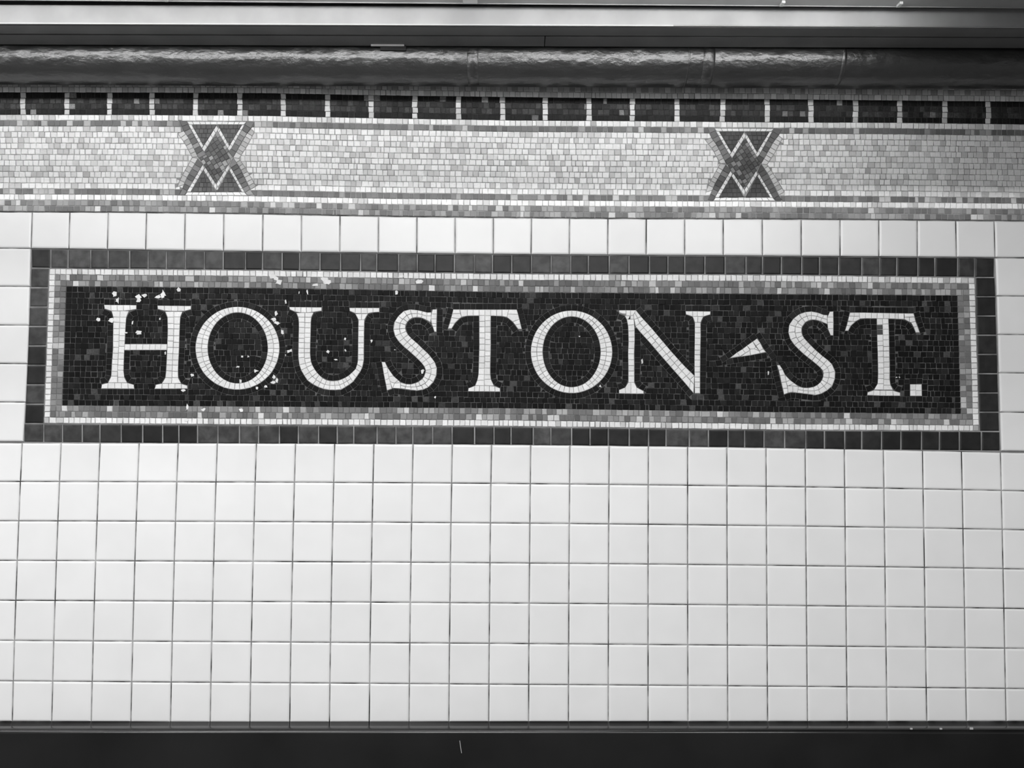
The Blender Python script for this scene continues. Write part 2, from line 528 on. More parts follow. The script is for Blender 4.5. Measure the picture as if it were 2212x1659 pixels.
def mono(f, pale):
    """f maps view coordinates to pixels. Returns lists of (poly, tone) in order of precedence"""
    g = lambda L: [f(p) for p in L]
    wt = lambda: random.uniform(0.8, 0.92)
    lt = lambda: random.uniform(0.42, 0.72)
    dk = lambda: pale * random.choice((0.075, 0.09, 0.1, 0.11, 0.15, 0.2))
    tri = lambda: pale * random.uniform(0.05, 0.085)
    out = []

    def put(polys, tone):
        for p in polys:
            p = H.cut(p)
            if len(p) >= 3: keep.append(p); out.append((p, tone()))
    H = Hash(20); keep = []

    def commit():
        for p in keep: H.add(p)
        keep.clear()
    put(strip(g([(290, 148), (1405, 155)]), g([(330, 207), (1360, 209)]), 10), wt)
    put(strip(g([(310, 1450), (1380, 1448)]), g([(272, 1506), (1435, 1508)]), 10), wt); commit()
    lines = [((320, 207), (570, 640), (378, 207), (608, 600), 5), ((578, 650), (845, 225), (622, 712), (885, 285), 5),
             ((850, 300), (1060, 645), (885, 240), (1092, 600), 5), ((1060, 645), (1325, 212), (1098, 705), (1375, 212), 5),
             ((303, 1440), (592, 948), (375, 1445), (628, 1005), 6), ((610, 1045), (848, 1410), (645, 995), (868, 1330), 5),
             ((838, 1325), (1072, 950), (872, 1385), (1103, 1010), 4), ((1098, 1050), (1338, 1448), (1130, 1005), (1388, 1448), 6)]
    for a, b, c, d, n in lines:
        put(strip(g([a, b]), g([c, d]), n), wt); commit()
    bands = [([(120, 370), (255, 545), (400, 812)], [(232, 325), (345, 480), (505, 800)], 6), ([(400, 812), (185, 1200), (125, 1350)], [(505, 830), (300, 1190), (250, 1310)], 6),
             ([(1165, 815), (1400, 400), (1490, 290)], [(1275, 830), (1430, 600), (1560, 340)], 7), ([(1165, 815), (1290, 1000), (1500, 1400)], [(1275, 830), (1395, 1000), (1600, 1340)], 8)]
    for a, b, n in bands:
        put(strip(g(a), g(b), n), lt); commit()
    dark = [([(150, 130), (230, 325), (505, 800), (520, 830)], [(290, 150), (378, 320), (600, 690), (660, 760)], 8),
            ([(500, 830), (300, 1190), (250, 1310), (165, 1500)], [(610, 945), (440, 1220), (340, 1390), (270, 1506)], 7),
            ([(1075, 700), (1240, 440), (1375, 215), (1410, 150)], [(1165, 815), (1400, 400), (1490, 290), (1560, 170)], 7),
            ([(1100, 960), (1240, 1210), (1390, 1450), (1440, 1505)], [(1165, 815), (1290, 1000), (1490, 1400), (1560, 1500)], 8)]
    for a, b, n in dark:
        put(strip(g(a), g(b), n), dk); commit()

    def fill(poly, tone, pitch=58, rotd=0.0):
        c, s = math.cos(rotd), math.sin(rotd)
        R = lambda p: (p[0] * c + p[1] * s, -p[0] * s + p[1] * c)
        I = lambda p: (p[0] * c - p[1] * s, p[0] * s + p[1] * c)
        q = [R(p) for p in poly]
        xs = [p[0] for p in q]; ys = [p[1] for p in q]; y = min(ys)
        while y < max(ys):
            x = min(xs) - random.uniform(0, pitch)
            while x < max(xs):
                w = pitch * random.uniform(0.8, 1.35)
                k = inter([(x, y), (x + w, y), (x + w, y + pitch), (x, y + pitch)], q)
                if len(k) >= 3: put([[f(I(p)) for p in k]], tone)
                x += w
            y += pitch
        commit()
    fill([(360, 207), (850, 207), (605, 620)], tri, 82); fill([(865, 207), (1340, 207), (1080, 620)], tri, 82)
    fill([(360, 1450), (850, 1450), (618, 1030)], tri, 82); fill([(865, 1450), (1350, 1450), (1095, 1030)], tri, 82)
    fill([(600, 690), (860, 290), (1085, 690), (1150, 815), (1085, 960), (850, 1340), (620, 970), (520, 815)],
         lambda: pale * random.choice((0.06, 0.075, 0.09, 0.12, 0.18, 0.26)), 84, 1.0)
    return out


f2 = lambda p: (1510 + p[0] * S1, 260 + p[1] * S1)
f1 = lambda p: (370 + (p[0] - 14 * (p[1] - 175) / 1300.0) * S1, 250 + (132 + (p[1] - 175) * 1.0215) * S1)
for f, lab in ((f1, 'dark diamond monogram of crossed bars, paler left one'), (f2, 'dark diamond monogram of crossed bars, darker one on the right')):
    ps = mono(f, 1.7 if 'paler' in lab else 1.0); MEDS.append((ps, lab))
    for p, t in ps: med_all.add(p)

white_p, grey_p, box_p, bar_p = [], [], [], []
for k in range(17):
    yt = lambda x, k=k: course_y(x, k)
    yb = lambda x, k=k: course_y(x, k + 1)
    xs = run(X0 + random.uniform(-9, 0), X1, 12.6, (CRACK + random.uniform(-1.5, 1.5),) if 2 < k else ())
    run_dark = 0
    for a, b in zip(xs, xs[1:]):
        p = cell(a, b, yt, yb)
        if a < 720 + 0 and b > 370 or (a < 1720 and b > 1500): p = med_all.cut(p)
        if len(p) < 3: continue
        n = smooth_noise(a, k * 1.7)
        if k in (1, 13):
            dense = 0.82 if a > 560 else 0.62
            t = random.uniform(0.12, 0.22) if random.random() < dense + 0.15 * n else random.uniform(0.3, 0.6)
            grey_p.append((p, t))
        elif k in (15, 16):
            t = random.choice((0.15, 0.17, 0.2, 0.22, 0.26, 0.3, 0.36)) * (1 + 0.2 * n)
            if random.random() < 0.07: t = random.uniform(0.5, 0.7)
            grey_p.append((p, t))
        else:
            t = random.choice((0.95, 0.93, 0.91, 0.88, 0.84, 0.78, 0.7, 0.6)) + 0.05 * n
            if random.random() < 0.03: t *= 0.75
            white_p.append((p, min(0.93, t)))
# rows above the boxes, running up behind the pipe
for k in range(-4, 0):
    yt = lambda x, k=k: bars_top(x) + k * 12.3
    yb = lambda x, k=k: bars_top(x) + (k + 1) * 12.3
    for a, b in zip(*(lambda xs: (xs, xs[1:]))(run(X0, X1, 12.4))):
        t = random.choice((0.6, 0.68, 0.75, 0.82, 0.9)) if k == -1 else random.choice((0.35, 0.45, 0.55, 0.65))
        white_p.append((cell(a, b, yt, yb), t))
# dark boxes parted by white uprights
barx = [49.2, 143.8, 236.3, 328.3, 422.3, 517.8, 611.3, 707.6, 801.7, 896.3, 990.5, 1085.7, 1178, 1272, 1366, 1463, 1561, 1657.3, 1751.8, 1848, 1944, 2041, 2135, 2229, 2323, 2417]
barx = [49.2 - 94 * k for k in range(12, 0, -1)] + barx + [2417 + 94 * k for k in range(1, 10)]
for i, x in enumerate(barx):
    for k in range(4):
        yt = lambda q, k=k: lerp(bars_top(q), white_top(q), k / 4)
        yb = lambda q, k=k: lerp(bars_top(q), white_top(q), (k + 1) / 4)
        s = random.uniform(-0.8, 0.8)
        bar_p.append((cell(x - 6 + s, x + 6 + s, yt, yb, 0.6), random.uniform(0.52, 0.78)))
        if i + 1 < len(barx):
            for a, b in zip(*(lambda xs: (xs, xs[1:]))(run(x + 6, barx[i + 1] - 6, 12.6))):
                if k in (0, 3): t = random.uniform(0.018, 0.034)
                else: t = random.choice((0.035, 0.05, 0.06, 0.075, 0.1))
                if random.random() < 0.03: t = random.uniform(0.2, 0.45)
                box_p.append((cell(a, b, yt, yb), t))
bed = []
for a, b in zip(range(-1120, 3290, 70), range(-1050, 3361, 70)):
    b = min(b, 3320)
    bed.append([(a, bars_top(a) - 60), (b, bars_top(b) - 60), (b, frieze_bot(b) - 0.8), (a, frieze_bot(a) - 0.8)])
polyplate(bed, 0.0, 0.0048, M_GROUT_FR, 'mortar_bed', frieze)
polyplate([[(a, bars_top(a)), (b, bars_top(b)), (b, white_top(b)), (a, white_top(a))] for a, b in zip(range(-1120, 3290, 70), range(-1050, 3361, 70))], 0.0, 0.0051, M_GROUT_BX, 'box_mortar', frieze)
pieces('pale_tessera', white_p, M_TESS, frieze, 0.003, FF, 300, 'pale_tesserae', gap=0.52)
pieces('grey_tessera', grey_p, M_TESS, frieze, 0.003, FF, 300, 'grey_tesserae', gap=0.55)
pieces('upright_tessera', bar_p, M_TESS, frieze, 0.003, FF, 300, 'upright_tesserae', gap=0.5)
pieces('dark_tessera', box_p, M_DARK, frieze, 0.003, FF, 300, 'dark_tesserae', gap=0.5)
for ps, lab in MEDS:
    m = polyplate([p for p, t in ps], 0, 0.0052, M_GROUT_DK, 'monogram', frieze); tag(m, lab)
    for p, t in ps:
        pr = prism(p, 0.003, FF + 0.0002, gap=0.34, bev=0.5)
        if pr: link('tessera', pr[0], pr[1], M_TESS, m, [t] * len(pr[0]))

# ================================================================== THE NAME PANEL
SF = 0.0045
sign = empty('mosaic_sign', (0, 0, 1.75))
tag(sign, 'dark mosaic name panel with white letters reading HOUSTON ST. framed in dark tiles', 'sign')
VS = 230 / 1734.0
claimed = Hash(30)                       # letters first, then the outline courses round them
LETTERS = []


def letter(label, x0, y0, strips=(), polys=(), halos=(), sc=VS, tones=None):
    g = lambda L: [(x0 + p[0] * sc, y0 + p[1] * sc) for p in L]
    ps = []
    for s in strips:
        A, B = g(s[0]), g(s[1]); ps += strip(A, B, s[2] if len(s) > 2 else None, s[3] if len(s) > 3 else 1)
    for p in polys: ps.append(g(p))
    own = Hash(30); kept = []
    for p in ps:
        p = own.cut(ccw(p))
        if len(p) >= 3: own.add(p); kept.append(p)
    for p in kept: claimed.add(p)
    LETTERS.append((label, kept, [(g(h[0]), h[1]) for h in halos]))


def ell(cx, cy, rx, ry, a0, a1, n=14):
    return [(cx + rx * math.cos(math.radians(lerp(a0, a1, i / n))), cy + ry * math.sin(math.radians(lerp(a0, a1, i / n)))) for i in range(n + 1)]


letter('white mosaic letter H', 200, 640, [
    ([(185, 140), (295, 142), (398, 143), (500, 143), (605, 144), (712, 145)], [(195, 205), (300, 238), (400, 240), (503, 240), (608, 228), (712, 212)]),
    ([(305, 240), (340, 350), (335, 480), (330, 860), (318, 1000), (310, 1130), (300, 1330), (250, 1410)], [(590, 240), (545, 350), (538, 480), (517, 860), (510, 1000), (506, 1130), (500, 1290), (562, 1410)], 12, 2),
    ([(150, 1437), (250, 1410), (358, 1410), (465, 1410), (570, 1412), (670, 1440)], [(138, 1505), (245, 1505), (360, 1505), (470, 1507), (580, 1507), (678, 1508)]),
    ([(522, 780), (1212, 780)], [(517, 877), (1208, 877)], 7),
    ([(1055, 152), (1165, 152), (1280, 155), (1385, 155), (1495, 157), (1603, 158)], [(1062, 210), (1170, 238), (1282, 245), (1385, 245), (1493, 243), (1600, 215)]),
    ([(1180, 250), (1220, 345), (1222, 600), (1212, 880), (1200, 1150), (1188, 1320), (1125, 1420)], [(1465, 250), (1425, 345), (1415, 600), (1408, 850), (1395, 1100), (1388, 1320), (1440, 1420)], 12, 2),
    ([(1030, 1440), (1130, 1420), (1235, 1420), (1340, 1420), (1440, 1425), (1540, 1455)], [(1008, 1508), (1125, 1508), (1235, 1508), (1340, 1508), (1445, 1506), (1545, 1505)])],
    halos=[([(185, 205), (300, 260), (338, 360), (332, 480), (325, 860), (310, 1130), (298, 1320), (245, 1400), (140, 1432)], -1),
           ([(712, 215), (605, 240), (548, 345), (538, 480), (522, 775)], 1), ([(517, 880), (505, 1080), (500, 1280), (560, 1402), (675, 1440)], 1),
           ([(1060, 212), (1180, 255), (1222, 350), (1222, 600), (1212, 775)], -1), ([(1208, 880), (1198, 1150), (1186, 1315), (1125, 1412), (1012, 1442)], -1),
           ([(1600, 217), (1465, 252), (1425, 350), (1415, 600), (1406, 850), (1393, 1100), (1388, 1320), (1440, 1415), (1545, 1452)], 1),
           ([(185, 138), (712, 143)], 1), ([(1055, 150), (1603, 156)], 1), ([(138, 1508), (678, 1510)], -1), ([(1008, 1510), (1545, 1508)], -1)])


def oval(label, x0, y0, o, i):
    st = []
    for a0, a1, n, lanes in ((-118, -62, 8, 1), (-62, 62, 18, 2), (62, 118, 7, 1), (118, 242, 18, 2)):
        st.append((ell(*o, a0, a1), ell(*i, a0, a1), n, lanes))
    letter(label, x0, y0, st, halos=[(ell(*o, -90, 270, 48), 1), (ell(*i, -90, 270, 40), -1)])


oval('white mosaic letter O after the H', 400, 640, (851, 846, 686, 676), (855, 842, 490, 577))

letter('white mosaic letter U', 610, 640, [
    ([(112, 175), (208, 176), (300, 177), (390, 178), (475, 179), (640, 180)], [(118, 215), (205, 252), (300, 268), (390, 270), (480, 262), (638, 237)]),
    ([(225, 270), (265, 360), (268, 500), (262, 700), (258, 950), (265, 1080), (310, 1220), (420, 1390), (570, 1475), (700, 1520), (830, 1530), (960, 1520)],
     [(510, 265), (465, 360), (462, 500), (456, 700), (451, 950), (470, 1090), (545, 1225), (640, 1325), (710, 1365), (770, 1380), (830, 1383), (900, 1375)], 19, 2),
    ([(960, 1520), (1060, 1460), (1150, 1395)], [(900, 1375), (1000, 1340), (1080, 1290)], 3, 2),
    ([(1150, 1395), (1262, 1240), (1312, 1140), (1326, 1040)], [(1080, 1290), (1190, 1190), (1222, 1090), (1230, 1040)], 4),
    ([(1230, 1040), (1232, 800), (1236, 540), (1238, 385)], [(1326, 1040), (1328, 800), (1331, 540), (1336, 385)], 7),
    ([(1238, 385), (1187, 286)], [(1336, 385), (1394, 286)], 1, 2),
    ([(1090, 188), (1190, 188), (1283, 188), (1380, 190), (1475, 190), (1580, 190)], [(1095, 240), (1185, 278), (1283, 282), (1385, 282), (1478, 262), (1578, 258)])],
    halos=[([(115, 218), (230, 268), (266, 365), (268, 500), (262, 700), (257, 950), (264, 1085), (312, 1225), (420, 1392), (570, 1478), (700, 1523), (830, 1533), (960, 1523), (1060, 1463), (1150, 1398), (1264, 1240), (1314, 1140), (1328, 1040), (1330, 760), (1333, 540), (1337, 400), (1395, 280), (1480, 262), (1580, 258)], -1),
           ([(638, 240), (512, 270), (466, 365), (462, 550), (455, 760), (450, 960), (470, 1092), (545, 1225), (640, 1325), (770, 1378), (900, 1373), (1000, 1337), (1080, 1287), (1188, 1187), (1221, 1090), (1230, 800), (1235, 540), (1237, 380), (1185, 280), (1095, 245)], 1),
           ([(112, 173), (640, 178)], 1), ([(1090, 186), (1580, 188)], 1)])

A = [(1150, 265), (1060, 240), (960, 218), (850, 212), (770, 240), (690, 310), (630, 390), (598, 470), (600, 560), (628, 650), (690, 740), (780, 830), (870, 905), (960, 985), (1040, 1060), (1105, 1140), (1130, 1210), (1120, 1270), (1080, 1340), (1000, 1400), (900, 1435), (800, 1430), (720, 1405)]
B = [(1140, 385), (1070, 352), (980, 340), (900, 355), (840, 400), (800, 470), (797, 530), (815, 590), (850, 640), (920, 710), (1000, 775), (1085, 860), (1170, 935), (1230, 1010), (1280, 1080), (1308, 1160), (1312, 1250), (1290, 1330), (1240, 1420), (1180, 1480), (1080, 1525), (980, 1540), (715, 1503)]
letter('white mosaic letter S before the first T', 770, 640, [
    ([(1240, 215), (1220, 290), (1212, 370), (1222, 440), (1240, 490), (1270, 580)], [(1312, 212), (1310, 290), (1306, 370), (1304, 450), (1303, 490), (1303, 580)]),
    ([(410, 1068), (430, 1170), (445, 1270), (465, 1370), (480, 1440), (497, 1535)], [(465, 1072), (502, 1155), (512, 1245), (532, 1340), (560, 1430), (577, 1508)]),
    (A, B, 25, 2)],
    [[(1150, 265), (1218, 262), (1214, 320), (1145, 322)], [(1145, 322), (1214, 320), (1220, 435), (1140, 385)],
     [(502, 1155), (600, 1298), (520, 1320)], [(520, 1320), (600, 1298), (682, 1367), (620, 1418), (545, 1390)],
     [(545, 1390), (620, 1418), (592, 1497), (572, 1497)], [(620, 1418), (682, 1367), (722, 1408)], [(620, 1418), (722, 1408), (716, 1505), (592, 1497)]],
    [([(1215, 262)] + A[:15] + [(1105, 1140), (1130, 1210), (1120, 1270), (1080, 1340), (1000, 1398), (900, 1432), (800, 1427), (720, 1402), (600, 1297), (505, 1155), (468, 1075)], -1),
     ([(1270, 585), (1240, 490), (1140, 388), (1070, 355), (980, 343), (900, 358), (842, 402), (803, 470), (800, 530), (815, 590)] + B[8:21] + [(870, 1537), (715, 1506), (592, 1498), (500, 1538)], 1),
     ([(1314, 205), (1306, 590)], 1), ([(405, 1060), (500, 1560)], -1)])

letter('white mosaic letter T in the middle of the panel', 940, 640, [
    ([(400, 215), (525, 216), (620, 217), (716, 218)], [(430, 340), (525, 320), (620, 318), (716, 318)]),
    ([(716, 218), (718, 400), (718, 800), (715, 1000), (708, 1200), (702, 1330), (650, 1455)], [(905, 218), (905, 400), (905, 800), (902, 1000), (898, 1200), (900, 1335), (960, 1460)], 13, 2),
    ([(905, 218), (1000, 218), (1090, 216), (1200, 216)], [(905, 318), (1000, 322), (1090, 327), (1170, 342)]),
    ([(540, 1500), (645, 1458), (725, 1456), (800, 1455), (885, 1458), (972, 1465), (1058, 1500)], [(535, 1550), (640, 1552), (720, 1552), (800, 1552), (885, 1553), (975, 1555), (1060, 1555)])],
    [[(295, 215), (400, 215), (410, 280), (280, 285)], [(280, 285), (410, 280), (430, 340), (395, 365), (262, 350)], [(262, 350), (395, 365), (320, 440), (238, 440)],
     [(238, 440), (322, 440), (268, 527), (207, 528)],
     [(1200, 216), (1330, 218), (1352, 295), (1182, 290)], [(1182, 290), (1352, 295), (1372, 375), (1265, 418), (1170, 342)],
     [(1265, 418), (1372, 375), (1390, 450), (1305, 468)], [(1305, 468), (1390, 450), (1410, 535), (1350, 535)]],
    [([(268, 530), (320, 445), (380, 382), (435, 342), (525, 322), (715, 320)], -1), ([(716, 320), (718, 800), (706, 1200), (700, 1330), (650, 1450), (540, 1495)], -1),
     ([(906, 320), (906, 800), (900, 1200), (900, 1335), (960, 1455), (1060, 1495)], 1), ([(905, 320), (1090, 329), (1170, 344), (1240, 392), (1290, 462), (1350, 538)], -1),
     ([(297, 205), (200, 550)], -1), ([(1328, 205), (1415, 545)], 1), ([(290, 212), (1335, 213)], 1), ([(535, 1553), (1060, 1557)], -1)])

oval('white mosaic letter O before the N', 1120, 640, (865, 906, 665, 674), (866, 905, 472, 575))

DU = [(405, 152), (505, 275), (625, 405), (745, 545), (855, 675), (965, 805), (1090, 945), (1215, 1080), (1360, 1220)]
DL = [(365, 232), (400, 425), (490, 525), (605, 652), (725, 790), (850, 935), (985, 1090), (1120, 1240), (1345, 1505)]
letter('white mosaic letter N', 1320, 650, [
    ([(255, 300), (282, 430), (285, 700), (277, 820), (282, 1100), (282, 1330)], [(372, 300), (384, 430), (385, 700), (376, 850), (380, 1100), (380, 1330)], 11),
    ([(1330, 255), (1365, 352)], [(1505, 255), (1460, 352)], 1, 2),
    ([(1365, 352), (1365, 550), (1358, 850), (1360, 1200), (1365, 1505)], [(1460, 352), (1462, 550), (1455, 850), (1452, 1200), (1450, 1505)], 13),
    ([(1215, 168), (1330, 168), (1410, 168), (1505, 170), (1620, 172)], [(1220, 220), (1330, 257), (1410, 260), (1505, 257), (1618, 222)]),
    (DU, DL, 16, 2)],
    [[(130, 152), (245, 153), (245, 243), (175, 208), (132, 205)], [(245, 153), (320, 153), (315, 245), (245, 243)], [(320, 153), (405, 152), (365, 235), (315, 245)],
     [(215, 225), (315, 245), (315, 335), (268, 335)], [(315, 245), (365, 235), (400, 420), (380, 335), (315, 335)],
     [(130, 1452), (230, 1412), (235, 1510), (130, 1508)], [(230, 1412), (280, 1330), (325, 1330), (325, 1512), (235, 1510)],
     [(325, 1330), (380, 1330), (420, 1412), (418, 1513), (325, 1512)], [(420, 1412), (530, 1468), (532, 1513), (418, 1513)]],
    [([(132, 207), (238, 250), (276, 345), (284, 600), (279, 1320), (232, 1408), (130, 1447)], -1), ([(385, 440), (386, 700), (381, 1325), (422, 1408), (530, 1463)], 1),
     (DU, 1), (DL[1:], -1), ([(1220, 223), (1330, 260), (1364, 355), (1362, 850), (1360, 1200)], -1), ([(1618, 225), (1505, 260), (1461, 355), (1457, 850), (1452, 1520)], 1),
     ([(130, 150), (405, 150)], 1), ([(1215, 166), (1620, 170)], 1), ([(130, 1511), (532, 1515)], -1)])

letter('small white wedge mark between the N and the second S', 1540, 690, polys=[
    [(425, 970), (610, 825), (682, 930)], [(610, 825), (745, 745), (815, 845), (682, 930)], [(745, 745), (855, 655), (935, 772), (815, 845)],
    [(855, 655), (1000, 555), (1078, 690), (1040, 738), (930, 745)], [(1000, 555), (1108, 475), (1190, 590), (1080, 665)], [(1080, 665), (1190, 590), (1265, 740), (1168, 790)],
    [(1265, 740), (1335, 820), (1190, 848), (1168, 790)], [(930, 746), (1042, 738), (1168, 795), (1188, 850), (950, 898)], [(1040, 738), (1079, 688), (1168, 793)], [(815, 848), (932, 775), (945, 898), (690, 935)]],
    halos=[([(250, 1080), (425, 968), (1120, 462)], 1), ([(1060, 390), (1108, 472), (1337, 820), (1480, 1010)], 1), ([(60, 1030), (425, 975), (1345, 832)], -1)], sc=150 / 1740.0)

A = [(1110, 232), (1030, 228), (940, 182), (850, 172), (770, 178), (680, 200), (600, 250), (530, 315), (485, 400), (472, 480), (480, 560), (520, 650), (600, 750), (700, 845), (800, 925), (900, 1005), (990, 1080), (1040, 1140), (1052, 1200), (1030, 1280), (980, 1350), (900, 1400), (800, 1418), (720, 1415), (640, 1395)]
B = [(1110, 380), (1010, 335), (940, 312), (880, 302), (820, 312), (760, 340), (715, 390), (690, 450), (692, 530), (720, 590), (755, 635), (800, 680), (880, 765), (980, 850), (1070, 930), (1150, 985), (1205, 1055), (1235, 1130), (1245, 1210), (1230, 1290), (1195, 1380), (1120, 1450), (1030, 1510), (920, 1535), (630, 1498)]
letter('white mosaic letter S near the right end, after the wedge mark', 1640, 650, [
    ([(1150, 175), (1112, 265), (1112, 350), (1120, 455), (1165, 562)], [(1208, 172), (1210, 265), (1212, 350), (1210, 455), (1208, 562)]),
    ([(290, 1045), (320, 1130), (340, 1220), (360, 1330), (385, 1430), (405, 1525)], [(335, 1045), (385, 1120), (422, 1205), (442, 1320), (466, 1420), (472, 1500)]),
    (A, B, 26, 2)],
    [[(422, 1205), (505, 1292), (442, 1320)], [(442, 1320), (505, 1292), (572, 1342), (480, 1382), (460, 1385)], [(480, 1382), (572, 1342), (640, 1393), (550, 1385)],
     [(462, 1385), (550, 1385), (550, 1487), (472, 1497)], [(550, 1385), (640, 1395), (630, 1500), (550, 1488)]],
    [([(1112, 228)] + A[1:17] + [(1040, 1140), (1052, 1200), (1030, 1280), (980, 1348), (900, 1397), (800, 1415), (720, 1412), (640, 1392), (505, 1290), (425, 1205), (338, 1045)], -1),
     ([(1165, 565), (1118, 460), (1010, 338), (940, 315), (880, 305), (820, 315), (762, 343), (718, 392), (693, 450), (695, 530), (720, 590)] + B[11:24] + [(800, 1520), (630, 1500), (550, 1490), (472, 1500), (405, 1528)], 1),
     ([(1210, 165), (1210, 580)], 1), ([(285, 1040), (410, 1560)], -1)])

letter('white mosaic letter T at the right end', 1800, 650, [
    ([(430, 190), (530, 191), (625, 193), (720, 195), (820, 196), (915, 198), (1010, 200), (1065, 201), (1155, 202)], [(435, 292), (525, 286), (625, 287), (715, 288), (820, 289), (915, 291), (1010, 294), (1065, 296), (1155, 300)]),
    ([(710, 288), (715, 480), (718, 660), (728, 960), (732, 1160), (728, 1340), (665, 1448)], [(900, 290), (906, 480), (912, 660), (920, 960), (922, 1160), (918, 1340), (975, 1452)], 13, 2),
    ([(560, 1490), (665, 1455), (765, 1458), (860, 1458), (970, 1460), (1090, 1495)], [(555, 1535), (660, 1540), (765, 1545), (860, 1547), (985, 1547), (1092, 1547)])],
    [[(275, 190), (345, 190), (345, 250), (258, 248)], [(345, 190), (430, 190), (432, 250), (345, 250)], [(258, 248), (345, 252), (325, 338), (240, 325)],
     [(345, 252), (432, 250), (436, 295), (370, 330), (325, 338)], [(240, 325), (325, 338), (365, 335), (285, 408), (222, 400)], [(222, 400), (285, 408), (245, 488), (192, 488)],
     [(1155, 202), (1310, 203), (1326, 260), (1165, 265)], [(1165, 265), (1245, 265), (1245, 345), (1158, 300)], [(1245, 265), (1326, 260), (1345, 335), (1268, 352), (1245, 345)],
     [(1268, 352), (1345, 335), (1375, 415), (1310, 428)], [(1310, 428), (1375, 415), (1410, 515), (1345, 515)]],
    [([(245, 492), (285, 412), (365, 336), (435, 297), (525, 289), (710, 290)], -1), ([(710, 290), (718, 660), (730, 1160), (727, 1340), (665, 1442), (560, 1485)], -1),
     ([(902, 292), (913, 660), (923, 1160), (920, 1340), (975, 1446), (1092, 1490)], 1), ([(905, 292), (1155, 302), (1245, 350), (1310, 432), (1345, 520)], -1),
     ([(272, 180), (185, 510)], -1), ([(1312, 195), (1418, 530)], 1), ([(270, 188), (1315, 200)], 1), ([(555, 1540), (1092, 1550)], -1)])
letter('small square white full stop at the right end', 1800, 650, [([(1252, 1358), (1254, 1548)], [(1440, 1358), (1444, 1548)], 2, 2)],
       halos=[([(1250, 1350), (1252, 1556)], -1), ([(1443, 1350), (1446, 1556)], 1), ([(1240, 1356), (1455, 1356)], 1), ([(1240, 1551), (1455, 1551)], -1)])

# field and border outlines
LT = lambda y: lerp(143.2, 133.6, (y - 618.6) / 257.4)
RT = lambda y: lerp(2068.5, 2076.6, (y - 638.3) / 255.7)
f_top = curve([(100, 617.5), (143, 618.6), (560, 622.5), (1105, 631.5), (1660, 635.5), (2069, 638.3), (2120, 638.8)])
f_bot = curve([(90, 875.4), (133.6, 876), (560, 878.3), (1105, 882), (1660, 890), (2076.6, 894), (2120, 894.5)])
w_top = curve([(90, 580), (107, 580.4), (560, 584.3), (1105, 592), (1660, 594.2), (2105.6, 599.8), (2130, 600)])
w_bot = curve([(80, 914), (94.9, 914.2), (560, 917.5), (1105, 920.8), (1660, 928.5), (2115.4, 931), (2130, 931.2)])
WL = lambda y: lerp(107, 94.9, (y - 580.4) / 333.8)
WR = lambda y: lerp(2105.6, 2115.4, (y - 599.8) / 331.2)
FL = lambda y: lerp(68.4, 51.0, (y - 537) / 418.0)
FRr = lambda y: lerp(2149.0, 2161.2, (y - 556) / 415.0)

dark_p = []


def dark_tone():
    r = random.random()
    if r < 0.66: return random.uniform(0.004, 0.011)
    if r < 0.94: return random.uniform(0.012, 0.026)
    return random.uniform(0.04, 0.1)


for label, kept, hs in LETTERS:
    for path, side in hs:
        ring = []
        for p in halo(path, side):
            p = ccw(p)
            # stay inside the field
            p = claimed.cut(p)
            if len(p) >= 3 and abs(parea(p)) > 25:
                c = (sum(q[0] for q in p) / len(p), sum(q[1] for q in p) / len(p))
                if f_top(c[0]) + 3 < c[1] < f_bot(c[0]) - 3: ring.append(p)
        for p in ring:
            claimed.add(p)
            dark_p.append((p, random.uniform(0.005, 0.014) if random.random() < 0.85 else random.uniform(0.018, 0.03)))
NR = 21
edge = 12.3
for k in range(NR):                       # one upright course down each side of the field
    for sgn, lf in ((0, LT), (1, RT)):
        y0 = lerp(f_top(143), f_bot(143), k / NR) if not sgn else lerp(f_top(2069), f_bot(2069), k / NR)
        y1 = lerp(f_top(143), f_bot(143), (k + 1) / NR) if not sgn else lerp(f_top(2069), f_bot(2069), (k + 1) / NR)
        a, b = (lf(y0), lf(y0) + edge) if not sgn else (lf(y0) - edge, lf(y0))
        dark_p.append(([(a, y0), (b, y0), (b - 0.4, y1), (a - 0.4, y1)], random.uniform(0.005, 0.014)))
for k in range(NR):
    yt = lambda x, k=k: lerp(f_top(x), f_bot(x), k / NR)
    yb = lambda x, k=k: lerp(f_top(x), f_bot(x), (k + 1) / NR)
    ym = lerp(619, 876, (k + 0.5) / NR)
    xs = run(LT(ym) + edge, RT(ym + 18) - edge, 12.5)
    for a, b in zip(xs, xs[1:]):
        p = claimed.cut(ccw(cell(a, b, yt, yb)))
        if len(p) >= 3: dark_p.append((p, dark_tone()))

# border: one white course, two grey ones
white_b, grey_b = [], []


def side_course(o0, o1, horiz_top):
    pass


def between(fa, fb, f):
    return lambda x: lerp(fa(x), fb(x), f)


